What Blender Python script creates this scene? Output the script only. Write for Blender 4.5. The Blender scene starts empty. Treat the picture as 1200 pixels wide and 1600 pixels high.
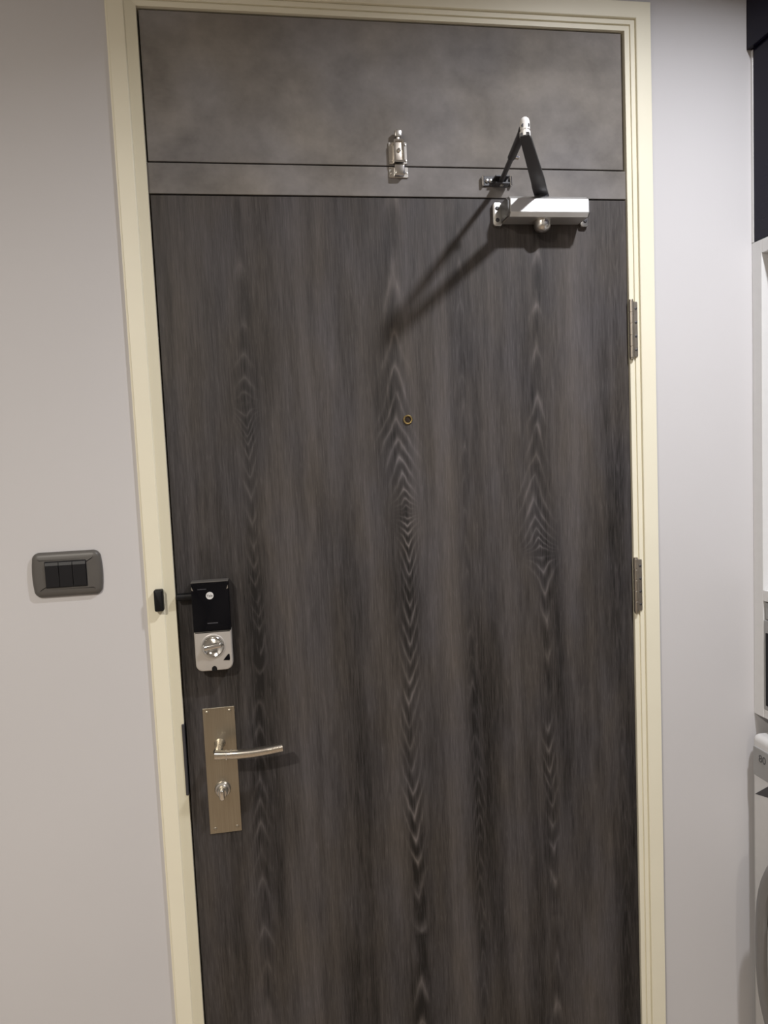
import bpy, bmesh, math
from mathutils import Vector, Matrix

S = bpy.context.scene
COL = S.collection

# ------------------------------------------------------------------ camera
cam_d = bpy.data.cameras.new('camera')
cam_d.sensor_fit = 'HORIZONTAL'
cam_d.sensor_width = 36.0
cam_d.lens = 36.0 * 1137.37 / 1200.0
cam_d.clip_start = 0.02
cam = bpy.data.objects.new('camera', cam_d)
R_ = Vector((0.9858531, -0.16165165, -0.04429906))
U_ = Vector((0.05603383, 0.06876955, 0.99605771))
W_ = Vector((0.15796794, 0.98444883, -0.07685464))
M = Matrix((R_, U_, -W_)).transposed().to_4x4()
M.translation = Vector((0.17443, -1.365667, 1.5))
cam.matrix_world = M
COL.objects.link(cam)
S.camera = cam

# ------------------------------------------------------------------ world, lamps, exposure
world = bpy.data.worlds.new('world')
S.world = world
world.use_nodes = True
world.node_tree.nodes['Background'].inputs[0].default_value = (0.9, 0.93, 1.0, 1)
world.node_tree.nodes['Background'].inputs[1].default_value = 0.0


def lamp(name, loc, power, size, color, spread):
    l = bpy.data.lights.new(name, 'AREA')
    l.shape = 'DISK'
    l.size = size
    l.energy = power
    l.color = color
    l.spread = math.radians(spread)
    o = bpy.data.objects.new(name, l)
    o.location = loc
    COL.objects.link(o)
    return o


lamp('entrance_downlight', (1.005, -0.765, 2.575), 12.5, 0.085, (0.955, 0.96, 1.0), 150)
lamp('hall_downlight', (-0.75, -1.95, 2.575), 33.0, 0.16, (1.0, 0.935, 0.84), 171)
lamp('kitchen_downlight', (0.75, -3.3, 2.575), 14.0, 0.16, (1.0, 0.91, 0.80), 164)

vs = S.view_settings
S.display_settings.display_device = 'sRGB'
vs.view_transform = 'Standard'
vs.look = 'None'
vs.gamma = 1.0
vs.use_curve_mapping = False
vs.exposure = 0.76


# ------------------------------------------------------------------ node helpers
class NT:
    def __init__(self, name):
        self.mat = bpy.data.materials.new(name)
        self.mat.use_nodes = True
        self.t = self.mat.node_tree
        self.b = self.t.nodes['Principled BSDF']
        self.tc = self.t.nodes.new('ShaderNodeTexCoord')

    def put(self, sock, v):
        if isinstance(v, bpy.types.NodeSocket):
            self.t.links.new(v, sock)
        elif isinstance(v, (tuple, list)) and len(v) == 3 and sock.type == 'RGBA':
            sock.default_value = (*v, 1)
        else:
            sock.default_value = v

    def m(self, op, a, b=0.0, c=0.0, clamp=False):
        n = self.t.nodes.new('ShaderNodeMath')
        n.operation = op
        n.use_clamp = clamp
        for i, v in enumerate((a, b, c)):
            self.put(n.inputs[i], v)
        return n.outputs[0]

    def xyz(self):
        n = self.t.nodes.new('ShaderNodeSeparateXYZ')
        self.t.links.new(self.tc.outputs['Object'], n.inputs[0])
        return n.outputs

    def vec(self, x, y, z):
        n = self.t.nodes.new('ShaderNodeCombineXYZ')
        for i, v in enumerate((x, y, z)):
            self.put(n.inputs[i], v)
        return n.outputs[0]

    def scaled(self, s):
        n = self.t.nodes.new('ShaderNodeMapping')
        n.inputs['Scale'].default_value = s
        self.t.links.new(self.tc.outputs['Object'], n.inputs[0])
        return n.outputs[0]

    def noise(self, v, scale=1.0, detail=2.0, rough=0.5, dist=0.0):
        n = self.t.nodes.new('ShaderNodeTexNoise')
        self.t.links.new(v, n.inputs['Vector'])
        n.inputs['Scale'].default_value = scale
        n.inputs['Detail'].default_value = detail
        n.inputs['Roughness'].default_value = rough
        n.inputs['Distortion'].default_value = dist
        return n.outputs[0]

    def curve(self, x, pts):
        n = self.t.nodes.new('ShaderNodeFloatCurve')
        c = n.mapping.curves[0]
        n.mapping.use_clip = False
        pts = sorted(pts)
        c.points[0].location = pts[0]
        c.points[1].location = pts[-1]
        for p in pts[1:-1]:
            c.points.new(*p)
        n.mapping.update()
        self.put(n.inputs['Value'], x)
        return n.outputs[0]

    def remap(self, v, a, b, c, d, smooth=False):
        n = self.t.nodes.new('ShaderNodeMapRange')
        if smooth:
            n.interpolation_type = 'SMOOTHSTEP'
        for i, q in enumerate((v, a, b, c, d)):
            self.put(n.inputs[i], q)
        return n.outputs[0]

    def mix(self, f, a, b):
        n = self.t.nodes.new('ShaderNodeMix')
        n.data_type = 'RGBA'
        self.put(n.inputs['Factor'], f)
        self.put(n.inputs[6], a)
        self.put(n.inputs[7], b)
        return n.outputs[2]

    def scalecol(self, col, v):
        n = self.t.nodes.new('ShaderNodeVectorMath')
        n.operation = 'SCALE'
        self.put(n.inputs[0], col)
        self.put(n.inputs['Scale'], v)
        return n.outputs[0]

    def bump(self, h, strength=0.2, dist=0.001):
        n = self.t.nodes.new('ShaderNodeBump')
        n.inputs['Strength'].default_value = strength
        n.inputs['Distance'].default_value = dist
        self.t.links.new(h, n.inputs['Height'])
        self.t.links.new(n.outputs[0], self.b.inputs['Normal'])

    def set(self, col=None, rough=None, metal=None, spec=None, coat=None):
        for k, v in (('Base Color', col), ('Roughness', rough), ('Metallic', metal),
                     ('Specular IOR Level', spec), ('Coat Weight', coat)):
            if v is not None:
                self.put(self.b.inputs[k], v)
        return self.mat


def lin(r, g, b):
    f = lambda c: (c / 255 / 12.92) if c / 255 <= 0.04045 else ((c / 255 + 0.055) / 1.055) ** 2.4
    return (f(r), f(g), f(b))


def simple(name, col, rough=0.5, metal=0.0, var=0.06, scale=60.0, bump=0.0, spec=None, coat=None):
    n = NT(name)
    k = n.remap(n.noise(n.tc.outputs['Object'], scale, 3.0), 0.25, 0.75, 1 - var, 1 + var)
    c = n.t.nodes.new('ShaderNodeRGB')
    c.outputs[0].default_value = (*col, 1)
    if bump:
        n.bump(n.noise(n.tc.outputs['Object'], scale * 4, 2.0), bump, 0.0005)
    return n.set(n.scalecol(c.outputs[0], k), rough, metal, spec, coat)


def brushed(name, col, rough, axis, var=0.10):
    n = NT(name)
    s = [700.0, 700.0, 700.0]
    s[axis] = 8.0
    g = n.noise(n.scaled(s), 1.0, 3.0, 0.6)
    c = n.t.nodes.new('ShaderNodeRGB')
    c.outputs[0].default_value = (*col, 1)
    n.bump(g, 0.06, 0.0003)
    return n.set(n.scalecol(c.outputs[0], n.remap(g, 0.3, 0.7, 1 - var, 1 + var)),
                 n.remap(g, 0.3, 0.7, rough - 0.05, rough + 0.05), 1.0)


def wood_material():
    n = NT('dark_grey_elm_laminate')
    x, y, z = n.xyz()
    zn = n.m('MULTIPLY', z, 0.5)
    wob = n.noise(n.vec(n.m('MULTIPLY', x, 5.0), 0.0, n.m('MULTIPLY', z, 3.0)), 1.0, 2.0)
    xw = n.m('MULTIPLY_ADD', n.m('SUBTRACT', wob, 0.5), 0.016, x)
    wob2 = n.noise(n.vec(n.m('MULTIPLY', x, 40.0), 0.0, n.m('MULTIPLY', z, 14.0)), 1.0, 2.0)

    def streak(cx, sg, wd, ph, K, amp, dark, seed):
        """a column of cathedral figure: cx centre line, sg +1 for peaks up / -1 for peaks down,
        wd half width, ph ring count along the height"""
        c = n.curve(zn, [(a / 2, b) for a, b in cx])
        u = n.m('SUBTRACT', xw, c)
        s = n.m('MULTIPLY_ADD', n.curve(zn, [(a / 2, b * 0.5 + 0.5) for a, b in sg]), 2.0, -1.0)
        w = n.m('MULTIPLY', n.curve(zn, [(a / 2, b * 10) for a, b in wd]), 0.1)
        sh = n.m('SQRT', n.m('MULTIPLY_ADD', u, u, 0.0022 ** 2))
        ze = n.m('MULTIPLY_ADD', n.m('MULTIPLY', s, K), sh, z)
        ze = n.m('MULTIPLY_ADD', n.m('SUBTRACT', wob2, 0.5), 0.034, ze)
        mx = max(b for a, b in ph)
        p = n.m('MULTIPLY', n.curve(n.m('MULTIPLY', ze, 0.5), [(a / 2, b / mx) for a, b in ph]), mx)
        p = n.m('MULTIPLY_ADD', n.noise(n.vec(seed, 0.0, n.m('MULTIPLY', z, 9.0)), 1.0, 1.0), 0.9, p)
        fr = n.m('FRACT', p)
        ln = n.m('POWER', n.m('SUBTRACT', 1.0, n.m('ABSOLUTE', n.m('MULTIPLY_ADD', fr, 2.0, -1.0))), 2.6)
        br0 = n.m('MULTIPLY_ADD', n.m('ABSOLUTE', s), 1.6, 0.12, clamp=True)
        t = n.m('DIVIDE', u, w)
        mk = n.m('EXPONENT', n.m('MULTIPLY', n.m('MULTIPLY', t, t), -1.0))
        br = n.remap(n.noise(n.vec(n.m('MULTIPLY', x, 60.0), seed, n.m('MULTIPLY', z, 16.0)), 1.0, 2.0), 0.3, 0.65, 0.25, 1.0)
        br = n.m('MULTIPLY', br, n.remap(n.noise(n.vec(seed * 3.1, 0.0, n.m('MULTIPLY', z, 7.0)), 1.0, 2.0), 0.38, 0.55, 0.45, 1.0))
        return n.m('MULTIPLY', mk, n.m('MULTIPLY_ADD', n.m('MULTIPLY', ln, n.m('MULTIPLY', br, br0)), amp, -dark))

    v = streak([(0.0, .426), (.352, .4256), (.622, .430), (.82, .4293), (1.015, .4273), (1.205, .4353), (1.391, .437), (1.513, .4261),
                (1.634, .4264), (1.753, .4304), (1.9515, .4331), (2.0, .434)],
               [(0.0, .9), (.45, .9), (.56, -.5), (.7, -1), (1.30, -1), (1.39, .0), (1.44, .6), (1.52, .75), (1.62, 1), (2.0, 1)],
               [(0.0, .014), (.6, .013), (.85, .016), (1.2, .014), (1.33, .013), (1.42, .018), (1.5, .026), (1.62, .023), (1.75, .016), (1.95, .013), (2.0, .013)],
               [(0.0, 0), (.45, 5), (.62, 7), (.82, 11), (1.0, 15), (1.2, 20), (1.36, 26), (1.42, 30), (1.5, 33), (1.6, 35.5), (1.7, 37.5), (2.0, 40)],
               3.0, 2.5, .50, 1.3)
    v2 = streak([(0.0, .713), (.30, .7136), (.51, .7166), (.72, .7154), (.92, .7114), (1.05, .7138), (1.248, .7100), (1.377, .6924), (1.50, .6988),
                 (1.675, .7066), (1.87, .7124), (2.0, .713)],
                [(0.0, .9), (.45, .9), (.62, -.8), (1.22, -1), (1.29, 0), (1.34, .7), (1.5, 1), (2.0, 1)],
                [(0.0, .009), (.6, .010), (.9, .011), (1.05, .008), (1.2, .011), (1.3, .024), (1.40, .024), (1.52, .017), (1.7, .010), (2.0, .009)],
                [(0.0, 0), (.45, 4), (.72, 8), (.92, 13), (1.2, 17), (1.28, 19), (1.36, 22.5), (1.5, 26), (1.65, 28.5), (2.0, 32)],
                3.0, 1.9, .40, 4.7)
    v3 = streak([(0.0, .12), (.6, .126), (.79, .1308), (1.044, .1389), (1.166, .1459), (1.288, .1434), (1.407, .1444), (1.525, .143), (1.596, .1448),
                 (1.757, .1484), (2.0, .152)],
                [(0.0, 1), (.98, 1), (1.08, .1), (1.12, -.7), (1.2, -1), (1.54, -1), (1.6, -.2), (1.64, .5), (2.0, 1)],
                [(0.0, .010), (.7, .014), (.95, .012), (1.1, .009), (1.4, .010), (1.55, .013), (1.62, .015), (1.75, .010), (2.0, .008)],
                [(0.0, 0), (.7, 6), (.95, 11), (1.1, 14), (1.3, 20), (1.5, 25), (1.58, 29), (1.7, 33), (2.0, 36)],
                2.6, 1.25, .30, 8.1)
    v4 = streak([(0.0, .552), (.47, .556), (.67, .5575), (.87, .5605), (1.0, .557), (1.3, .553), (1.6, .556), (2.0, .56)],
                [(0.0, 1), (2.0, .95)],
                [(0.0, .008), (.5, .009), (.8, .013), (1.0, .011), (1.15, .005), (1.4, .004), (1.7, .007), (2.0, .007)],
                [(0.0, 0), (.6, 9), (1.0, 18), (2.0, 34)],
                4.6, .80, .28, 2.9)
    v5 = streak([(0.0, .866), (.7, .872), (1.2, .866), (1.5, .872), (2.0, .876)],
                [(0.0, .9), (1.0, .9), (1.3, -.9), (2.0, -.9)],
                [(0.0, .012), (1.0, .010), (1.5, .012), (2.0, .009)],
                [(0.0, 0), (1.0, 14), (2.0, 34)],
                6.0, .45, .22, 6.2)
    fig = v
    for q in (v2, v3, v4, v5):
        fig = n.m('ADD', fig, q)

    # broad tone of the strips across the width (upper and lower half differ), with soft wandering borders
    xb = n.m('MULTIPLY_ADD', n.m('SUBTRACT', n.noise(n.vec(n.m('MULTIPLY', x, 9.0), 3.0, n.m('MULTIPLY', z, 1.6)), 1.0, 2.0), 0.5), 0.05, x)
    up = n.curve(xb, [(0.0, .45), (.03, .48), (.10, .54), (.14, .46), (.17, .52), (.22, .55), (.255, .66), (.275, .52), (.30, .64), (.36, .60),
                      (.39, .58), (.47, .66), (.52, .72), (.545, .52), (.60, .56), (.65, .60), (.68, .52), (.74, .64), (.80, .68), (.835, .60), (.86, .44), (.90, .47)])
    dn = n.curve(xb, [(0.0, .40), (.05, .44), (.11, .47), (.14, .36), (.18, .52), (.25, .58), (.29, .38), (.335, .42), (.35, .56), (.39, .54),
                      (.43, .42), (.48, .60), (.52, .58), (.555, .34), (.60, .44), (.635, .54), (.69, .42), (.73, .38), (.78, .56), (.83, .50), (.86, .40), (.90, .38)])
    tone = n.m('ADD', n.m('MULTIPLY', up, n.remap(z, 1.15, 1.5, 0.0, 1.0, True)), n.m('MULTIPLY', dn, n.remap(z, 1.15, 1.5, 1.0, 0.0, True)))
    big = n.noise(n.scaled((16.0, 1.0, 1.3)), 1.0, 3.0, 0.55)
    mid = n.noise(n.scaled((75.0, 1.0, 4.0)), 1.0, 3.0, 0.6)
    fine = n.noise(n.scaled((400.0, 1.0, 17.0)), 1.0, 3.0, 0.65)
    pore = n.noise(n.scaled((480.0, 1.0, 38.0)), 1.0, 1.0, 0.5)
    k = n.m('MULTIPLY_ADD', n.m('SUBTRACT', tone, 0.51), 2.2, 1.0)
    k = n.m('MULTIPLY_ADD', n.m('SUBTRACT', n.remap(big, 0.36, 0.64, 0.0, 1.0, True), 0.5), 0.55, k)
    k = n.m('MULTIPLY_ADD', n.m('SUBTRACT', mid, 0.5), 0.95, k)
    k = n.m('MULTIPLY_ADD', n.m('SUBTRACT', fine, 0.5), 1.6, k)
    k = n.m('MULTIPLY_ADD', n.remap(pore, 0.58, 0.76, 0.0, 1.0), 0.35, k)
    k = n.m('ADD', k, fig)
    k = n.m('MAXIMUM', k, 0.22)
    hue = n.noise(n.scaled((14.0, 1.0, 5.0)), 1.0, 2.0)
    base = n.mix(n.remap(hue, 0.35, 0.65, 0.0, 1.0), (0.0505, 0.0460, 0.0470), (0.0525, 0.0455, 0.0412))
    n.bump(n.m('ADD', fine, n.m('MULTIPLY', fig, 0.6)), 0.18, 0.0006)
    return n.set(n.scalecol(base, k), n.remap(fine, 0.3, 0.7, 0.46, 0.60), 0.0, 0.25)


def concrete_material():
    n = NT('grey_cement_look_laminate')
    a = n.noise(n.scaled((7.0, 7.0, 8.0)), 1.0, 4.0, 0.55, 0.4)
    b = n.noise(n.scaled((18.0, 18.0, 20.0)), 1.0, 4.0, 0.6)
    h = n.noise(n.scaled((4.0, 4.0, 4.0)), 1.3, 1.0)
    f = n.noise(n.scaled((160.0, 160.0, 160.0)), 1.0, 2.0)
    k = n.m('MULTIPLY_ADD', n.m('SUBTRACT', a, 0.5), 0.95, 1.0)
    k = n.m('MULTIPLY_ADD', n.m('SUBTRACT', b, 0.5), 0.75, k)
    k = n.m('MULTIPLY_ADD', n.m('SUBTRACT', f, 0.5), 0.10, k)
    base = n.mix(n.remap(h, 0.4, 0.6, 0.0, 1.0), (0.198, 0.181, 0.164), (0.190, 0.179, 0.175))
    return n.set(n.scalecol(base, k), 0.66, 0.0, 0.2)


def wall_material(name, col):
    n = NT(name)
    a = n.noise(n.tc.outputs['Object'], 220.0, 3.0)
    b = n.noise(n.tc.outputs['Object'], 2.5, 2.0)
    c = n.t.nodes.new('ShaderNodeRGB')
    c.outputs[0].default_value = (*col, 1)
    n.bump(a, 0.10, 0.0006)
    return n.set(n.scalecol(c.outputs[0], n.remap(b, 0.3, 0.7, 0.985, 1.015)), 0.75, 0.0, 0.25)


def floor_material():
    n = NT('oak_floor_boards')
    g = n.noise(n.scaled((6.0, 60.0, 1.0)), 1.0, 4.0)
    return n.set(n.mix(n.remap(g, 0.3, 0.7, 0.0, 1.0), (0.26, 0.20, 0.145), (0.36, 0.29, 0.22)), 0.4)


MW = wood_material()
MC = concrete_material()
MWALL = wall_material('pale_grey_wall_paint', (0.545, 0.535, 0.545))
MCEIL = wall_material('white_ceiling_paint', (0.66, 0.65, 0.63))
MROOM = wall_material('room_wall_paint', (0.36, 0.35, 0.34))
MFLOOR = floor_material()
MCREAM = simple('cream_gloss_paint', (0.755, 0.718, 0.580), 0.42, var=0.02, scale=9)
MSTRIP = simple('darker_cream_strip', (0.630, 0.598, 0.468), 0.48, var=0.02, scale=9)  # darker cream tone for the inner strip of the left casing
MGAP = simple('dark_gap_black', (0.012, 0.010, 0.009), 0.9)
MSTEEL = brushed('brushed_steel_plate', (0.40, 0.365, 0.30), 0.34, 2)
MLEVER = brushed('satin_steel_lever', (0.62, 0.58, 0.52), 0.27, 0)
MCHROME = simple('polished_chrome', (0.72, 0.71, 0.69), 0.13, 1.0, 0.02)
MSATIN = simple('satin_nickel', (0.60, 0.58, 0.55), 0.30, 1.0, 0.04)
MSILVER = simple('silver_enamel', (0.66, 0.655, 0.65), 0.42, 0.85, 0.02)
MSILVER2 = simple('warm_silver_plastic', (0.47, 0.445, 0.415), 0.36, 0.25, 0.03)
MBLACKG = simple('gloss_black_plastic', (0.003, 0.003, 0.0045), 0.10, 0.0, 0.05, spec=0.22)
MBLACK = simple('matt_black_plastic', (0.005, 0.005, 0.006), 0.5, spec=0.25)
MLITE = simple('pale_silver_paint', (0.78, 0.77, 0.76), 0.35, 0.2, 0.02)
MCAP = simple('grey_end_cap_plastic', (0.11, 0.108, 0.11), 0.45)
MARM = simple('dark_grey_arm_paint', (0.040, 0.039, 0.044), 0.45, 0.0, 0.05)
MSWPL = simple('charcoal_grey_switch_plastic', (0.092, 0.086, 0.080), 0.42, 0.0, 0.03, spec=0.4)
MSWKEY = simple('black_switch_key_plastic', (0.010, 0.010, 0.012), 0.42, spec=0.3)
MBRASS = simple('aged_brass', (0.45, 0.34, 0.15), 0.35, 1.0)
MGLASS = simple('dark_lens_glass', (0.03, 0.022, 0.018), 0.08)
MHINGE = simple('tarnished_steel_hinge', (0.42, 0.38, 0.33), 0.38, 1.0, 0.12)
MNAVY = simple('navy_gloss_laminate', (0.009, 0.008, 0.018), 0.12, 0.0, 0.05, spec=0.18)
MWHITE = simple('white_cabinet_laminate', (0.65, 0.65, 0.65), 0.30, 0.0, 0.02)
MWASH = simple('white_appliance_enamel', (0.56, 0.555, 0.55), 0.25, 0.0, 0.02)
MPANELG = simple('grey_control_panel', (0.29, 0.29, 0.29), 0.35, 0.0, 0.03)
MRING = simple('grey_plastic_door_ring', (0.21, 0.203, 0.197), 0.36, 0.1, 0.03)
MLOGO = simple('white_printed_badge', (0.62, 0.62, 0.62), 0.4)
MINK = simple('dark_grey_print', (0.06, 0.06, 0.065), 0.5)
MFAINT = simple('faint_grey_print_and_glint', (0.05, 0.05, 0.06), 0.4)  # shared by the cover print and the painted glint line


# ------------------------------------------------------------------ mesh helpers
def link_bm(name, bm, mats, parent=None, smooth=False, ang=35):
    bmesh.ops.recalc_face_normals(bm, faces=bm.faces[:])
    root = parent
    off = Vector((0, 0, 0))
    while root is not None:
        off += root.location
        root = root.parent
    if off.length:
        bmesh.ops.translate(bm, verts=bm.verts[:], vec=-off)
    me = bpy.data.meshes.new(name)
    if smooth:
        for f in bm.faces:
            f.smooth = True
        for e in bm.edges:
            if len(e.link_faces) == 2 and e.calc_face_angle(0) > math.radians(ang):
                e.smooth = False
    bm.to_mesh(me)
    bm.free()
    for m in (mats if isinstance(mats, (list, tuple)) else [mats]):
        me.materials.append(m)
    o = bpy.data.objects.new(name, me)
    COL.objects.link(o)
    if parent is not None:
        o.parent = parent
    return o


def thing(name, loc, label, cat, group=None):
    o = bpy.data.objects.new(name, None)
    o.empty_display_size = 0.02
    o.location = loc
    COL.objects.link(o)
    o['label'] = label
    o['category'] = cat
    if group:
        o['group'] = group
    return o


def struct(o):
    o['kind'] = 'structure'
    return o


def box(bm, x0, x1, y0, y1, z0, z1, bev=0.0, seg=2, mi=0):
    r = bmesh.ops.create_cube(bm, size=1.0)
    vs_ = r['verts']
    bmesh.ops.scale(bm, vec=(x1 - x0, y1 - y0, z1 - z0), verts=vs_)
    bmesh.ops.translate(bm, vec=((x0 + x1) / 2, (y0 + y1) / 2, (z0 + z1) / 2), verts=vs_)
    fs = list({f for v in vs_ for f in v.link_faces})
    for f in fs:
        f.material_index = mi
    if bev > 0:
        es = list({e for v in vs_ for e in v.link_edges})
        bmesh.ops.bevel(bm, geom=es, offset=bev, segments=seg, affect='EDGES', profile=0.5)
    return bm


def prism(bm, pts, y0, y1, bev=0.0, seg=2, mi=0, steps=None):
    """outline pts in (x, z); back at y0, front at y1 (more negative = nearer the room).
    steps: list of (y, inset) rings from back to front"""
    if steps is None:
        steps = [(y0, 0.0)]
        if bev > 0:
            for i in range(seg + 1):
                a = math.pi / 2 * i / seg
                steps.append((y1 + bev - bev * math.sin(a), bev - bev * math.cos(a)))
        else:
            steps.append((y1, 0.0))
    n = len(pts)

    def inset(d):
        if d <= 1e-9:
            return list(pts)
        out = []
        area = sum(pts[i][0] * pts[(i + 1) % n][1] - pts[(i + 1) % n][0] * pts[i][1] for i in range(n))
        sg = 1 if area > 0 else -1
        for i in range(n):
            p0, p1, p2 = (Vector(pts[(i - 1) % n]), Vector(pts[i]), Vector(pts[(i + 1) % n]))
            d1 = (p1 - p0).normalized()
            d2 = (p2 - p1).normalized()
            n1 = Vector((-d1.y, d1.x)) * sg
            n2 = Vector((-d2.y, d2.x)) * sg
            b = (n1 + n2)
            b = b / max(b.length_squared, 0.5) * 2.0
            out.append((p1.x + b.x * d, p1.y + b.y * d))
        return out
    rings = []
    for y, d in steps:
        rings.append([bm.verts.new((p[0], y, p[1])) for p in inset(d)])
    fs = []
    for a, b in zip(rings, rings[1:]):
        for i in range(n):
            fs.append(bm.faces.new((a[i], a[(i + 1) % n], b[(i + 1) % n], b[i])))
    fs.append(bm.faces.new(rings[0]))
    fs.append(bm.faces.new(rings[-1][::-1]))
    for f in fs:
        f.material_index = mi
    return bm


def rrect(cx, cz, w, h, r, seg=5, bulge_x=0.0, corner=None):
    """rounded rectangle; corner = (tr, tl, bl, br) radii; bulge_x bows the left and right sides"""
    rr = corner or (r, r, r, r)
    pts = []
    for (sx, sz, a0, q) in ((1, 1, 0, rr[0]), (-1, 1, 90, rr[1]), (-1, -1, 180, rr[2]), (1, -1, 270, rr[3])):
        px, pz = cx + sx * (w / 2 - q), cz + sz * (h / 2 - q)
        for i in range(seg + 1):
            a = math.radians(a0 + 90 * i / seg)
            pts.append((px + q * math.cos(a), pz + q * math.sin(a)))
    if bulge_x:
        # extra points on the sides then bow
        out = []
        for i in range(len(pts)):
            p, q2 = pts[i], pts[(i + 1) % len(pts)]
            out.append(p)
            if abs(p[0] - q2[0]) < 1e-6 and abs(p[1] - q2[1]) > h * 0.3:
                for t in (0.2, 0.4, 0.6, 0.8):
                    out.append((p[0], p[1] + (q2[1] - p[1]) * t))
        pts = []
        for (x, z) in out:
            k = 1 - ((z - cz) / (h / 2)) ** 2
            s = (x - cx) / (w / 2)
            pts.append((x + bulge_x * k * s * abs(s), z))
    return pts


def circ(cx, cz, r, n=24):
    return [(cx + r * math.cos(2 * math.pi * i / n), cz + r * math.sin(2 * math.pi * i / n)) for i in range(n)]


def lathe(bm, prof, origin, axis, n=24, mi=0):
    """prof: list of (radius, distance along axis)"""
    ax = Vector(axis).normalized()
    up = Vector((0, 0, 1)) if abs(ax.z) < 0.9 else Vector((1, 0, 0))
    a = ax.cross(up).normalized()
    b = ax.cross(a).normalized()
    o = Vector(origin)
    rings = []
    for r, d in prof:
        if r < 1e-7:
            rings.append([bm.verts.new(o + ax * d)])
        else:
            rings.append([bm.verts.new(o + ax * d + (a * math.cos(2 * math.pi * i / n) + b * math.sin(2 * math.pi * i / n)) * r) for i in range(n)])
    for p, q in zip(rings, rings[1:]):
        for i in range(n):
            j = (i + 1) % n
            if len(p) == 1 and len(q) == 1:
                continue
            if len(p) == 1:
                f = bm.faces.new((p[0], q[i], q[j]))
            elif len(q) == 1:
                f = bm.faces.new((p[i], p[j], q[0]))
            else:
                f = bm.faces.new((p[i], p[j], q[j], q[i]))
            f.material_index = mi
    for rg in (rings[0], rings[-1]):
        if len(rg) > 1:
            bm.faces.new(rg).material_index = mi
    return bm


def sweep(bm, path, sect, n=12, up=(0, 0, 1), mi=0):
    """path: points; sect: (half width across, half width along 'up') per point, rounded section"""
    rings = []
    N = len(path)
    P = [Vector(p) for p in path]
    for i in range(N):
        t = (P[min(i + 1, N - 1)] - P[max(i - 1, 0)]).normalized()
        s = t.cross(Vector(up)).normalized()
        u = s.cross(t).normalized()
        hw, hu, ex = sect[i] if len(sect[i]) == 3 else (*sect[i], 1.0)
        rg = []
        for k in range(n):
            a = 2 * math.pi * (k + 0.5) / n
            c, q = math.cos(a), math.sin(a)
            c = math.copysign(abs(c) ** ex, c)
            q = math.copysign(abs(q) ** ex, q)
            rg.append(bm.verts.new(P[i] + s * c * hw + u * q * hu))
        rings.append(rg)
    for a, b in zip(rings, rings[1:]):
        for k in range(n):
            bm.faces.new((a[k], a[(k + 1) % n], b[(k + 1) % n], b[k])).material_index = mi
    bm.faces.new(rings[0]).material_index = mi
    bm.faces.new(rings[-1]).material_index = mi
    return bm


def text_mesh(name, body, size, mat, parent, loc, rot, depth=0.0002, align='CENTER'):
    c = bpy.data.curves.new(name, 'FONT')
    c.body = body
    c.size = size
    c.extrude = depth
    c.align_x = align
    c.align_y = 'CENTER'
    t = bpy.data.objects.new(name + '_tmp', c)
    COL.objects.link(t)
    dg = bpy.context.evaluated_depsgraph_get()
    me = bpy.data.meshes.new_from_object(t.evaluated_get(dg))
    bpy.data.objects.remove(t)
    me.name = name
    mx = Matrix.Translation(Vector(loc)) @ rot.to_4x4()
    off = Vector((0, 0, 0))
    r = parent
    while r is not None:
        off += r.location
        r = r.parent
    me.transform(Matrix.Translation(-off) @ mx)
    me.materials.clear()
    me.materials.append(mat)
    o = bpy.data.objects.new(name, me)
    COL.objects.link(o)
    o.parent = parent
    return o


B_ = bmesh.new
ROT_FRONT = Matrix(((1, 0, 0), (0, 0, -1), (0, 1, 0)))       # text reading from the room, on a wall facing -Y
ROT_LEFT = Matrix(((0, 0, -1), (-1, 0, 0), (0, 1, 0)))       # text on a face that looks to -X

# ------------------------------------------------------------------ room shell
ZT = 2.2905          # top of the door opening
XR = 0.9             # right side of the door opening
bm = B_()
box(bm, -1.6, -0.012, 0.0, 0.12, 0.0, 2.6)
box(bm, XR + 0.012, 1.9, 0.0, 0.12, 0.0, 2.6)
box(bm, -0.012, XR + 0.012, 0.0, 0.12, ZT + 0.012, 2.6)
struct(link_bm('wall_front', bm, MWALL))
bm = B_(); box(bm, -1.6, -1.5, -4.5, 0.0, 0.0, 2.6); struct(link_bm('wall_left', bm, MROOM))
bm = B_(); box(bm, 1.80, 1.9, -4.5, 0.0, 0.0, 2.6); struct(link_bm('wall_right', bm, MROOM))
bm = B_(); box(bm, -1.6, 1.9, -4.6, -4.5, 0.0, 2.6); struct(link_bm('wall_back', bm, MROOM))
bm = B_(); box(bm, -1.6, 1.9, -4.6, 0.12, -0.1, 0.0); struct(link_bm('floor', bm, MFLOOR))
bm = B_(); box(bm, -1.6, 1.9, -4.6, 0.12, 2.6, 2.7); struct(link_bm('ceiling', bm, MCEIL))


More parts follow.
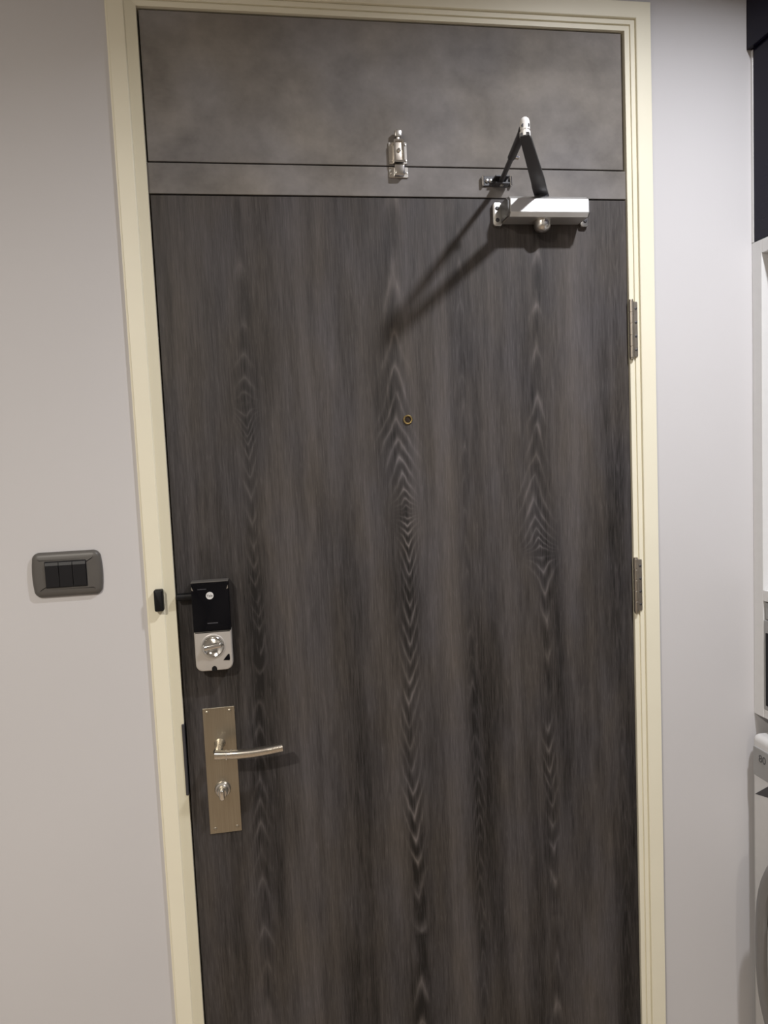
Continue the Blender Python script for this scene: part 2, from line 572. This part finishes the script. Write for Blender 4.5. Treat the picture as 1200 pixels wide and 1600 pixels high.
# ------------------------------------------------------------------ door casing (mitred moulding)
def casing(name, side):
    left = [(0, .055), (0, -.0066), (.0192, -.0050), (.0205, -.0068), (.0215, -.0075), (.0475, -.0075), (.0485, -.0055), (.0515, -.0050), (.0515, .0005)]
    right = [(0, .055), (0, -.0045), (.0085, -.0045), (.0092, -.0026), (.0106, -.0026), (.0110, -.0064), (.0187, -.0064), (.0192, -.0044), (.0206, -.0044),
             (.0211, -.0098), (.0221, -.0107), (.0505, -.0107), (.0515, -.0097), (.0515, .0005)]
    bm = B_()
    prof = left if side == 'left' else right
    A, C = [], []
    for o, y in prof:
        if side == 'left':
            A.append(bm.verts.new((-o, y, 0.0))); C.append(bm.verts.new((-o, y, ZT + o)))
        elif side == 'right':
            A.append(bm.verts.new((XR + o, y, 0.0))); C.append(bm.verts.new((XR + o, y, ZT + o)))
        else:
            A.append(bm.verts.new((-o, y, ZT + o))); C.append(bm.verts.new((XR + o, y, ZT + o)))
    n = len(prof)
    for i in range(n):
        j = (i + 1) % n
        f = bm.faces.new((A[i], A[j], C[j], C[i]))
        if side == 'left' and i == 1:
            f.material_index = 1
    bm.faces.new(A)
    bm.faces.new(C)
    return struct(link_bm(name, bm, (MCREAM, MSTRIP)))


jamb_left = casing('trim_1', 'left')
jamb_right = casing('trim_2', 'right')
casing('trim_3', 'top')
# steel lip of the latch keep let into the left jamb
bm = B_(); box(bm, -0.0042, 0.0008, -0.0085, 0.02, 0.886, 1.022, 0.0012)
link_bm('strike_plate', bm, MARM, jamb_left)
# rebate behind the leaf that closes the gaps
bm = B_(); box(bm, 0.0, XR, 0.046, 0.056, 0.0, ZT)
struct(link_bm('trim_4', bm, MGAP))

# ------------------------------------------------------------------ fixed rail and hatch panel over the door
bm = B_(); box(bm, 0.0003, XR - 0.0003, 0.0005, 0.045, 1.9785, 2.0312, 0.0008)
rail = link_bm('transom_rail', bm, MC)
rail['label'] = 'narrow grey cement-look rail directly above the dark door leaf'
rail['category'] = 'panel'
bm = B_(); box(bm, 0.0028, 0.8952, 0.001, 0.022, 2.0338, 2.2875, 0.0010)
hatch = link_bm('hatch', bm, MC)
hatch['label'] = 'large mottled grey cement-look panel above the door, held by the slide bolt'
hatch['category'] = 'panel'

# ------------------------------------------------------------------ door leaf
bm = B_(); box(bm, 0.0026, XR - 0.0016, 0.0, 0.044, 0.006, 1.9755, 0.0009)
door = link_bm('door_1', bm, MW)
struct(door)


def hinge(z0, z1):
    bm = B_()
    # knuckle of five barrels with a pin head at either end
    prof = []
    n = 5
    L = (z1 - z0) / n
    for i in range(n):
        prof += [(0.0044, i * L + 0.0006), (0.0051, i * L + 0.0012), (0.0051, (i + 1) * L - 0.0012), (0.0044, (i + 1) * L - 0.0006)]
    prof = [(0.0, -0.003), (0.0042, -0.0022)] + prof + [(0.0042, z1 - z0 + 0.0022), (0.0, z1 - z0 + 0.003)]
    lathe(bm, prof, (XR + 0.0020, -0.0078, z0), (0, 0, 1), 14)
    h = link_bm('hinge', bm, MHINGE, door, True)
    bm = B_()
    prism(bm, rrect(XR + 0.0095, (z0 + z1) / 2, 0.0105, z1 - z0 - 0.004, 0.002, 3), -0.0040, -0.0088, 0.0004, 1)
    link_bm('hinge_leaf', bm, MHINGE, h)
    for k in range(4):
        zz = z0 + (z1 - z0) * (0.14 + 0.24 * k)
        bm = B_()
        lathe(bm, [(0.0026, 0.0), (0.0026, 0.0006), (0.0016, 0.0013), (0.0, 0.0015)], (XR + 0.0110, -0.0087, zz), (0, -1, 0), 10)
        link_bm('screw', bm, MARM, h, True)


hinge(1.671, 1.782)
hinge(1.162, 1.271)

# peephole
bm = B_()
lathe(bm, [(0.0088, 0.0003), (0.0088, -0.0022), (0.0078, -0.0030), (0.0062, -0.0028), (0.0056, -0.0008), (0.0056, 0.0003)], (0.447, 0.0, 1.5665), (0, 1, 0), 28)
pe = link_bm('peephole', bm, MBRASS, door, True)
bm = B_()
lathe(bm, [(0.0057, 0.0002), (0.0057, -0.0006), (0.0040, -0.0014), (0.0, -0.0018)], (0.447, 0.0, 1.5665), (0, 1, 0), 24)
link_bm('lens', bm, MGLASS, pe, True)

# lever handle on a long plate
bm = B_()
prism(bm, rrect(0.0637, 0.9245, 0.0588, 0.2425, 0.0012, 2), 0.0, -0.0026, 0.0007, 2)
hs = link_bm('handle_plate', bm, MSTEEL, door)
hs['label'] = 'brushed steel backplate of the lever handle'
for (sx, sz) in ((0.0425, 1.0375), (0.0835, 1.0375), (0.0445, 0.8125), (0.0850, 0.8125)):
    bm = B_()
    lathe(bm, [(0.0034, 0.0), (0.0034, 0.0005), (0.0022, 0.0012), (0.0, 0.0014)], (sx, -0.0025, sz), (0, -1, 0), 12)
    link_bm('screw', bm, MSTEEL, hs, True)
bm = B_()
ZL = 0.9765
sweep(bm, [(0.0625, -0.002, ZL), (0.0625, -0.012, ZL), (0.0622, -0.030, ZL), (0.0618, -0.043, ZL), (0.0625, -0.0505, ZL - .0002)],
      [(0.0112, 0.0095), (0.0085, 0.0080), (0.0078, 0.0075), (0.0090, 0.0070), (0.0060, 0.0060)], 16)
pa, se = [], []
for i in range(15):
    t = i / 14
    pa.append((0.0570 + 0.1200 * t, -0.0520 - 0.004 * math.sin(math.pi * t), ZL - 0.0012 - 0.0030 * math.sin(math.pi * min(1, t * 1.25) * 0.55) + 0.0045 * t ** 2))
    g = 0.0006 if 0.12 < t < 0.16 or 0.20 < t < 0.23 else 0.0
    se.append((0.0086 - g, 0.0078 - g - 0.0006 * t, 0.66))
sweep(bm, pa, se, 16)
link_bm('lever', bm, MLEVER, hs, True, 50)
bm = B_()
for t in (0.165, 0.235):
    xx = 0.0570 + 0.12 * t
    sweep(bm, [(xx - .0012, -0.0535, ZL - 0.0027), (xx + .0012, -0.0535, ZL - 0.0027)], [(0.0091, 0.0082, .66)] * 2, 16)
link_bm('lever_collar', bm, MSATIN, hs, True)
bm = B_()
ZC = 0.8885
lathe(bm, [(0.0150, 0.0), (0.0150, 0.0030), (0.0135, 0.0055), (0.0108, 0.0065), (0.0100, 0.0120), (0.0098, 0.0180), (0.0080, 0.0200), (0.0, 0.0205)], (0.0625, -0.0025, ZC), (0, -1, 0), 28)
tk = link_bm('thumb_turn', bm, MSATIN, hs, True)
bm = B_()
prism(bm, rrect(0.0625, ZC + 0.0005, 0.0090, 0.0200, 0.0042, 5), -0.0200, -0.0330, 0.0022, 3)
link_bm('thumb_turn_grip', bm, MCHROME, hs, True)

# ------------------------------------------------------------------ digital rim lock
LX, LZ = 0.0640, 1.2035
lk = thing('digital_lock', (LX, 0.0, 1.1225), 'digital door lock with glossy black upper cover and silver lower body', 'lock')
bm = B_()
prism(bm, rrect(LX, 1.2050, 0.0630, 0.1640, 0.006, 6, corner=(.003, .003, .012, .012)), 0.0, -0.020, 0.0)
link_bm('back_case', bm, MBLACK, lk)
bm = B_()
ring = rrect(LX, 1.1600, 0.0662, 0.0740, 0.0, 6, corner=(.0012, .0012, .0130, .0130))
prism(bm, ring, -0.004, -0.0285, 0.0030, 3)
link_bm('silver_body', bm, MSILVER2, lk, True)
bm = B_()
prism(bm, rrect(LX, 1.2415, 0.0668, 0.0900, 0.0, 5, corner=(.0025, .0025, .001, .001)), -0.004, -0.0300, 0.0016, 3)
link_bm('battery_cover', bm, MBLACKG, lk, True)
# slim top edge of the black cover, its lit face painted grey
bm = B_()
box(bm, LX - 0.0330, LX + 0.0330, -0.0295, -0.0035, 1.2862, 1.2880, 0.0006)
link_bm('lit_top_edge', bm, MSWPL, lk)
for sx in (-1, 1):
    bm = B_()
    prism(bm, [(LX + sx * .0322, 1.2800), (LX + sx * .0322, 1.2738), (LX + sx * .0292, 1.2725)], -0.0296, -0.0306, 0.0)
    link_bm('corner_glint', bm, MSATIN, lk)  # satin triangle standing in for a glint at the cover corner
# logo disc
bm = B_(); prism(bm, circ(0.0632, 1.2622, 0.0068, 28), -0.0296, -0.0306, 0.0003, 1)
lg = link_bm('logo_badge', bm, MLOGO, lk)
text_mesh('lettering', 'Yale', 0.0064, MINK, lg, (0.0632, -0.0307, 1.2622), ROT_FRONT)
bm = B_(); prism(bm, rrect(0.0655, 1.2118, 0.0190, 0.0018, 0.0008, 3), -0.0296, -0.0303, 0.0)
link_bm('cover_mark', bm, MFAINT, lk)
bm = B_(); prism(bm, rrect(0.0500, 1.2745, 0.0160, 0.0011, 0.0005, 3), -0.0296, -0.0303, 0.0)
link_bm('cover_glint', bm, MFAINT, lk)  # thin grey bar painting a glint line on the cover
# turn knob: chrome dish with a raised bar
DX, DZ = 0.0635, 1.1690
bm = B_()
lathe(bm, [(0.0225, 0.0), (0.0225, 0.0012), (0.0208, 0.0022), (0.0200, 0.0016), (0.0196, 0.0010)], (DX, -0.0283, DZ), (0, -1, 0), 36)
link_bm('knob_surround', bm, MSILVER2, lk, True)
bm = B_()
lathe(bm, [(0.0190, 0.0), (0.0190, 0.0035), (0.0176, 0.0048), (0.0160, 0.0040), (0.0120, 0.0016), (0.0, 0.0010)], (DX, -0.0287, DZ), (0, -1, 0), 36)
kn = link_bm('turn_knob', bm, MCHROME, lk, True)
bm = B_()
th = math.radians(9)
pts = [(DX + (px - DX) * math.cos(th) - (pz - DZ) * math.sin(th), DZ + (px - DX) * math.sin(th) + (pz - DZ) * math.cos(th)) for px, pz in rrect(DX, DZ + .001, 0.0335, 0.0092, 0.0030, 5)]
prism(bm, pts, -0.0292, -0.0400, 0.0026, 3)
link_bm('knob_bar', bm, MCHROME, kn, True)
# dark triangular button and thumb notch at the lower edge
bm = B_()
prism(bm, [(0.0800, 1.1415), (0.0915, 1.1405), (0.0922, 1.1440), (0.0918, 1.1520), (0.0895, 1.1525), (0.0845, 1.1470)], -0.0270, -0.0294, 0.0006, 2)
link_bm('open_button', bm, MBLACKG, lk)
bm = B_()
prism(bm, [(0.0590, 1.1235), (0.0680, 1.1235)] + [(0.0635 + 0.0046 * math.cos(math.radians(a)), 1.1275 + 0.0046 * math.sin(math.radians(a))) for a in range(0, 181, 20)], -0.0220, -0.0290, 0.0)
link_bm('thumb_notch', bm, MBLACK, lk)
# bolt tongue towards the jamb
bm = B_()
sweep(bm, [(0.0040, -0.011, 1.2600), (0.0330, -0.011, 1.2600)], [(0.008, 0.0064, .6)] * 2, 14)
link_bm('bolt_tongue', bm, MBLACK, lk, True)

# keep on the jamb
bm = B_()
prism(bm, rrect(-0.0278, 1.2575, 0.0160, 0.0395, 0.0030, 4), -0.0070, -0.0210, 0.0030, 3)
kp = link_bm('lock_keep', bm, MBLACK, None, True)
kp['label'] = 'small black rounded block on the cream left jamb beside the digital lock'
kp['category'] = 'lock keep'

# ------------------------------------------------------------------ light switch
SX, SZ = -0.1832, 1.3157
sw = thing('light_switch', (SX, 0.0, SZ), 'charcoal light switch with three black rocker keys on the pale wall left of the door', 'switch')
bm = B_()
prism(bm, rrect(SX, SZ, 0.1120, 0.0800, 0.0105, 6, bulge_x=0.0038), 0.0, -0.011,
      steps=[(0.0, 0.0), (-0.0030, 0.0), (-0.0058, 0.0012), (-0.0080, 0.0034), (-0.0094, 0.0075), (-0.0102, 0.0140)])
link_bm('cover_plate', bm, MSWPL, sw, True, 70)
bm = B_(); prism(bm, rrect(SX - .0005, SZ + .0005, 0.0705, 0.0478, 0.0015, 3), -0.0090, -0.0110, 0.0005, 1)
link_bm('key_frame', bm, MSWKEY, sw)
for k in range(3):
    cx = SX - .0005 + (k - 1) * 0.0229
    bm = B_()
    x0, x1 = cx - 0.0109, cx + 0.0109
    z0, z1 = SZ - 0.0222, SZ + 0.0226
    # tilted rocker: top proud, bevelled top edge
    P = [(-0.0100, z0), (-0.0124, z0 + .0008), (-0.0136, z1 - 0.0058), (-0.0122, z1 - .0004), (-0.0100, z1)]
    A = [bm.verts.new((x0, p[0], p[1])) for p in P]
    C = [bm.verts.new((x1, p[0], p[1])) for p in P]
    for i in range(5):
        j = (i + 1) % 5
        bm.faces.new((A[i], A[j], C[j], C[i]))
    bm.faces.new(A); bm.faces.new(C)
    link_bm('rocker_key', bm, MSWKEY, sw)

# ------------------------------------------------------------------ slide bolt on the panel
BX = 0.4490
sb = thing('slide_bolt', (BX, 0.0, 2.012), 'small chrome slide bolt joining the large grey panel to the rail below', 'bolt')
bm = B_(); prism(bm, rrect(BX, 2.0555, 0.0345, 0.0390, 0.002, 3), 0.0016, -0.0018, 0.0005, 1)
pl_ = link_bm('base_plate', bm, MSATIN, sb)
for sx in (-1, 1):
    for z in (2.0700, 2.0415):
        bm = B_(); lathe(bm, [(0.0024, 0.0), (0.0022, 0.0008), (0.0, 0.0013)], (BX + sx * 0.0132, -0.0017, z), (0, -1, 0), 10)
        link_bm('screw', bm, MCHROME, pl_, True)
bm = B_()
prism(bm, rrect(BX, 2.0550, 0.0188, 0.0405, 0.0020, 4), -0.0010, -0.0125, 0.0012, 2)
hb = link_bm('housing', bm, MHINGE, sb, True)
bm = B_()
outer = rrect(BX, 2.0550, 0.0190, 0.0407, 0.0022, 3)
inner = rrect(BX, 2.0550, 0.0128, 0.0335, 0.0014, 3)
rg = []
for pts, y in ((outer, -0.0110), (outer, -0.0148), (inner, -0.0148), (inner, -0.0110)):
    rg.append([bm.verts.new((p[0], y, p[1])) for p in pts])
for a, b in zip(rg, rg[1:] + rg[:1]):
    for i in range(len(a)):
        j = (i + 1) % len(a)
        bm.faces.new((a[i], a[j], b[j], b[i]))
link_bm('bezel', bm, MCHROME, hb)
bm = B_(); lathe(bm, [(0.0034, 0.0), (0.0036, 0.0022), (0.0022, 0.0036), (0.0, 0.0040)], (BX, -0.0124, 2.0560), (0, -1, 0), 14)
link_bm('rivet', bm, MCHROME, hb, True)
bm = B_()
sweep(bm, [(BX, -0.0085, 2.0740), (BX, -0.0085, 2.0815)], [(0.0036, 0.0036)] * 2, 12, (0, 1, 0))
box(bm, BX - 0.0062, BX + 0.0062, -0.0140, -0.0030, 2.0800, 2.0925, 0.0016)
link_bm('bolt_rod', bm, MSATIN, sb, True, 30)
bm = B_(); prism(bm, rrect(BX, 2.0208, 0.0365, 0.0190, 0.002, 3), 0.0008, -0.0022, 0.0005, 1)
kp2 = link_bm('keeper_plate', bm, MSATIN, sb)
for sx in (-1, 1):
    bm = B_(); lathe(bm, [(0.0024, 0.0), (0.0022, 0.0008), (0.0, 0.0013)], (BX + sx * 0.0142, -0.0021, 2.0190), (0, -1, 0), 10)
    link_bm('screw', bm, MCHROME, kp2, True)
bm = B_(); prism(bm, rrect(BX, 2.0215, 0.0190, 0.0190, 0.0024, 4), -0.0016, -0.0150, 0.0018, 3)
link_bm('keeper', bm, MCHROME, sb, True)

# ------------------------------------------------------------------ door closer
dc = thing('door_closer', (0.7216, 0.0, 1.9225), 'silver overhead door closer with dark folding arm at the top right of the door', 'door closer')
bm = B_()
for xe in (0.6345, 0.8085):
    prism(bm, rrect(xe, 1.9450, 0.0175, 0.0440, 0.0050, 5), 0.0, -0.0090, 0.0018, 2)
prism(bm, rrect(0.7215, 1.9480, 0.178, 0.0340, 0.004, 3), 0.0, -0.0050, 0.0008, 1)
mp = link_bm('mounting_plate', bm, MSATIN, dc, True)
for xe in (0.6338, 0.8092):
    for z in (1.9340, 1.9560):
        bm = B_(); lathe(bm, [(0.0040, 0.0), (0.0040, 0.0010), (0.0030, 0.0022), (0.0, 0.0026)], (xe, -0.0088, z), (0, -1, 0), 12)
        link_bm('screw', bm, MARM, mp, True)
# body: section in (y, z), extruded along x, with faceted front
sec = [(-0.0045, 1.9275), (-0.0045, 1.9660), (-0.0440, 1.9660), (-0.0500, 1.9610), (-0.0545, 1.9590), (-0.0545, 1.9345), (-0.0480, 1.9275)]
bm = B_()
xa, xb = 0.6440, 0.7965
A, C = [], []
for y, z in sec:
    A.append(bm.verts.new((xa, y, z)))
    C.append(bm.verts.new((xb, y, z)))
for i in range(len(sec)):
    j = (i + 1) % len(sec)
    bm.faces.new((A[i], A[j], C[j], C[i]))
bm.faces.new(A); bm.faces.new(C)
bmesh.ops.bevel(bm, geom=bm.edges[:], offset=0.0008, segments=1, affect='EDGES')
body = link_bm('body', bm, MSILVER, dc)
# end caps set in at both sides
for x0, x1 in ((0.6405, 0.6442), (0.7963, 0.8000)):
    bm = B_()
    A, C = [], []
    cyy, czz = -0.026, 1.945
    for y, z in sec:
        yy, zz = cyy + (y - cyy) * 0.86, czz + (z - czz) * 0.86
        A.append(bm.verts.new((x0, yy, zz))); C.append(bm.verts.new((x1, yy, zz)))
    for i in range(len(sec)):
        j = (i + 1) % len(sec)
        bm.faces.new((A[i], A[j], C[j], C[i]))
    bm.faces.new(A); bm.faces.new(C)
    link_bm('end_cap', bm, MCAP, body)
PX, PY = 0.7155, -0.0260
bm = B_()
lathe(bm, [(0.0158, 0.002), (0.0158, -0.0090), (0.0150, -0.0125), (0.0118, -0.0172), (0.0065, -0.0200), (0.0, -0.0208)], (PX, PY, 1.9270), (0, 0, 1), 24)
link_bm('pinion_cap', bm, MSATIN, dc, True)
# main arm: flat tapered bar from the pinion to the elbow, with a cranked foot
EX, EY = 0.6045, -0.2410
bm = B_()
lathe(bm, [(0.0125, 0.0), (0.0125, 0.0130), (0.0100, 0.0150), (0.0, 0.0155)], (PX, PY, 1.9640), (0, 0, 1), 20)
d = Vector((EX - PX, EY - PY, 0)).normalized()
p0 = Vector((PX, PY, 1.9760))
pts = [p0 - d * 0.012, p0 + d * 0.030, p0 + d * 0.048, p0 + d * 0.060, Vector((EX, EY, 1.9880)) - d * 0.01, Vector((EX, EY, 1.9880)) + d * 0.008]
pts[1].z = 1.9760; pts[2].z = 1.9790; pts[3].z = 1.9815
sweep(bm, pts, [(.0130, .0028, .35), (.0128, .0028, .35), (.0126, .0028, .35), (.0124, .0028, .35), (.0090, .0028, .35), (.0070, .0028, .35)], 16)
link_bm('main_arm', bm, MARM, dc, True)
# elbow pin
bm = B_()
lathe(bm, [(0.0085, 0.0), (0.0085, 0.0075), (0.0066, 0.0082), (0.0066, 0.0100), (0.0078, 0.0108), (0.0078, 0.0220), (0.0064, 0.0268), (0.0035, 0.0292), (0.0, 0.0300)],
      (EX, EY, 1.9866), (0, 0, 1), 20)
link_bm('elbow_pin', bm, MLITE, dc, True)
# forearm: rod with a thicker sleeve near the elbow and a lock screw
SXX, SYY, SZZ = 0.6420, -0.0150, 2.0040
a0, a1 = Vector((EX, EY, 2.0020)), Vector((SXX, SYY, SZZ))
dd = (a1 - a0)
bm = B_()
path = [a0 + dd * t for t in (-0.03, 0.02, 0.10, 0.50, 0.52, 0.54, 0.97, 1.0)]
sweep(bm, path, [(.0060, .0030, .6), (.0085, .0036, .6), (.0075, .0052), (.0070, .0060), (.0070, .0060), (.0048, .0048), (.0046, .0046), (.0046, .0046)], 14)
link_bm('forearm', bm, MARM, dc, True)
bm = B_()
q = a0 + dd * 0.50
lathe(bm, [(0.0036, 0.0), (0.0036, 0.0100), (0.0, 0.0106)], (q.x + 0.002, q.y, q.z), (1, 0.15, -0.2), 12)
link_bm('lock_screw', bm, MCHROME, dc, True)
# shoe bracket on the rail: base plate with two cheeks and the pivot
bm = B_()
box(bm, 0.6075, 0.6640, -0.0030, 0.0010, 1.9985, 2.0165, 0.0008)
shoe = link_bm('shoe_bracket', bm, MARM, dc)
bm = B_(); box(bm, 0.6285, 0.6560, -0.0230, -0.0025, 1.9962, 1.9990, 0.0006); box(bm, 0.6285, 0.6560, -0.0230, -0.0025, 2.0090, 2.0118, 0.0006)
link_bm('cheek', bm, MARM, shoe)
for x0, x1 in ((0.6065, 0.6110), (0.6610, 0.6655)):
    bm = B_(); box(bm, x0, x1, -0.0085, 0.0009, 1.9975, 2.0160, 0.0015)
    link_bm('end_lug', bm, MCHROME, shoe)
for xx in (0.6175, 0.6245):
    bm = B_(); lathe(bm, [(0.0040, 0.0), (0.0036, 0.0018), (0.0, 0.0026)], (xx, -0.0029, 2.0070), (0, -1, 0), 12)
    link_bm('screw', bm, MCHROME, shoe, True)
bm = B_(); lathe(bm, [(0.0038, 0.0), (0.0038, 0.0190), (0.0, 0.0196)], (SXX, SYY, 1.9945), (0, 0, 1), 12)
link_bm('pivot_pin', bm, MSATIN, shoe, True)

# ------------------------------------------------------------------ built-in cabinets on the right
XC = 1.170
cab = thing('tall_cabinet', (1.48, -0.75, 0.0), 'white built-in cabinet frame with open niche below the navy cabinet', 'cabinet')
XB = 1.795
YE = -1.55
bm = B_(); box(bm, XC, XB, -0.0295, -0.0004, 0.9215, 1.8945, 0.0010)
link_bm('side_panel', bm, MWHITE, cab)
bm = B_(); box(bm, XC - 0.0006, XC + 0.02, -0.0066, -0.0004, 1.8950, 2.2660, 0.0005)
link_bm('filler_strip', bm, MWHITE, cab)
bm = B_(); box(bm, XC, XB, YE, -0.0300, 1.8680, 1.8945, 0.0010)
link_bm('top_board', bm, MWHITE, cab)
bm = B_(); box(bm, XC, XB, YE, -0.0300, 1.1680, 1.1910, 0.0010)
link_bm('niche_shelf', bm, MWHITE, cab)
bm = B_(); box(bm, XB - 0.02, XB, YE, -0.0300, 1.1915, 1.8675)
link_bm('niche_back', bm, MWHITE, cab)
bm = B_(); box(bm, XC + 0.0015, XC + 0.020, YE, -0.0350, 1.1310, 1.1655, 0.0010)
link_bm('drawer_front', bm, MPANELG, cab)
bm = B_(); box(bm, XC + .001, XB, YE, -0.0300, 0.9215, 0.9400, 0.0010)
link_bm('lower_board', bm, MWHITE, cab)
bm = B_(); box(bm, XC, XB, YE - 0.03, YE - 0.0005, 0.0, 1.8945, 0.0010)
link_bm('side_panel', bm, MWHITE, cab)

mo = thing('microwave_oven', (1.45, -0.32, 0.9405), 'grey built-in oven with black glass under the open niche, cut by the right edge', 'oven')
bm = B_(); box(bm, XC + 0.021, XB - 0.1, -0.62, -0.0310, 0.9405, 1.1290)
link_bm('oven_case', bm, MPANELG, mo)
bm = B_(); box(bm, XC + 0.0005, XC + 0.0205, -0.62, -0.0305, 0.9408, 1.1290, 0.0012)
fr = link_bm('oven_door', bm, MPANELG, mo)
bm = B_(); box(bm, XC - 0.0012, XC + 0.0010, -0.52, -0.0375, 0.9500, 1.1030, 0.0008)
link_bm('black_glass', bm, MBLACKG, fr)

nv = thing('wall_cabinet', (1.48, -0.75, 1.895), 'glossy navy blue upper cabinet at the top right corner above the white frame', 'cabinet')
bm = B_(); box(bm, XC + 0.0200, XB, YE, -0.0070, 1.8952, 2.2665)
link_bm('carcass', bm, MNAVY, nv)
for k in range(3):
    y1 = -0.0072 - k * 0.5145
    bm = B_(); box(bm, XC, XC + 0.0195, y1 - 0.511, y1, 1.8955, 2.2655, 0.0010)
    link_bm('cabinet_door', bm, MNAVY, nv)
bm = B_(); box(bm, XC - 0.0095, XB, YE, -0.0004, 2.2680, 2.5995, 0.0010)
link_bm('top_fascia', bm, MNAVY, nv)

# ------------------------------------------------------------------ washing machine
wm = thing('washing_machine', (1.42, -0.375, 0.0), 'white front-loading washing machine at the right edge beside the wall', 'washing machine')
XW, YW0, YW1, ZW = 1.150, -0.6205, -0.0165, 0.8880
bm = B_()
box(bm, XW, 1.72, YW0, YW1, 0.04, ZW, 0.0140, 4)
wbody = link_bm('washer_body', bm, MWASH, wm, True, 40)
for x in (1.17, 1.66):
    for y in (-0.63, -0.13):
        bm = B_(); lathe(bm, [(0.02, 0.0), (0.02, 0.03), (0.012, 0.032), (0.012, 0.045)], (x, y, 0.0), (0, 0, 1), 14)
        link_bm('foot', bm, MBLACK, wm, True)
bm = B_(); box(bm, XW - 0.0022, XW + 0.004, YW0 + 0.02, YW1 - 0.009, 0.8020, 0.8640, 0.0018)
cp = link_bm('control_panel', bm, MPANELG, wm)
text_mesh('lettering', '80', 0.022, MINK, cp, (XW - 0.0026, -0.0440, 0.8430), ROT_LEFT, align='LEFT')
bm = B_(); lathe(bm, [(0.030, 0.0), (0.030, 0.012), (0.026, 0.018), (0.0, 0.019)], (XW - 0.002, -0.333, 0.834), (-1, 0, 0), 24)
link_bm('program_dial', bm, MSATIN, cp, True)
# dark raised prism painting the shade in the drawer's grip recess
bm = B_()
prism_pts = [(-0.0300, 0.7600), (-0.0690, 0.7700), (-0.1900, 0.7750), (-0.1900, 0.8000), (-0.0690, 0.7930)]
A = [bm.verts.new((XW - 0.0012, y, z)) for y, z in prism_pts]
C = [bm.verts.new((XW + 0.003, y, z)) for y, z in prism_pts]
for i in range(5):
    j = (i + 1) % 5
    bm.faces.new((A[i], A[j], C[j], C[i]))
bm.faces.new(A); bm.faces.new(C)
link_bm('drawer_grip_shade', bm, MARM, wm)


def oval(n, ry, rz, ex=0.70):
    out = []
    for i in range(n):
        a = 2 * math.pi * i / n
        c, s = math.cos(a), math.sin(a)
        out.append((math.copysign(abs(c) ** ex, c) * ry, math.copysign(abs(s) ** ex, s) * rz))
    return out


def dish(name, rings, mat, parent, cy=-0.322, cz=0.470, n=56):
    bm = B_()
    vs2 = []
    for x, r in rings:
        vs2.append([bm.verts.new((x, cy + y, cz + z)) for y, z in oval(n, r, r)])
    for a, b in zip(vs2, vs2[1:]):
        for i in range(n):
            j = (i + 1) % n
            bm.faces.new((a[i], a[j], b[j], b[i]))
    bm.faces.new(vs2[0]); bm.faces.new(vs2[-1])
    return link_bm(name, bm, mat, parent, True, 40)


dr = dish('door_ring', [(XW + .002, .262), (XW - .010, .261), (XW - .022, .259), (XW - .032, .251), (XW - .036, .238), (XW - .033, .226), (XW - .025, .222)], MRING, wm)
dish('door_seam', [(XW - .020, .2225), (XW - .027, .2220), (XW - .027, .2140), (XW - .020, .2135)], MBLACK, dr)
dish('door_rim', [(XW - .018, .2140), (XW - .034, .2120), (XW - .038, .2000), (XW - .036, .165), (XW - .020, .160)], MSILVER, dr)
dish('door_glass', [(XW - .018, .162), (XW - .030, .158), (XW - .044, .120), (XW - .050, .060)], MGLASS, dr)
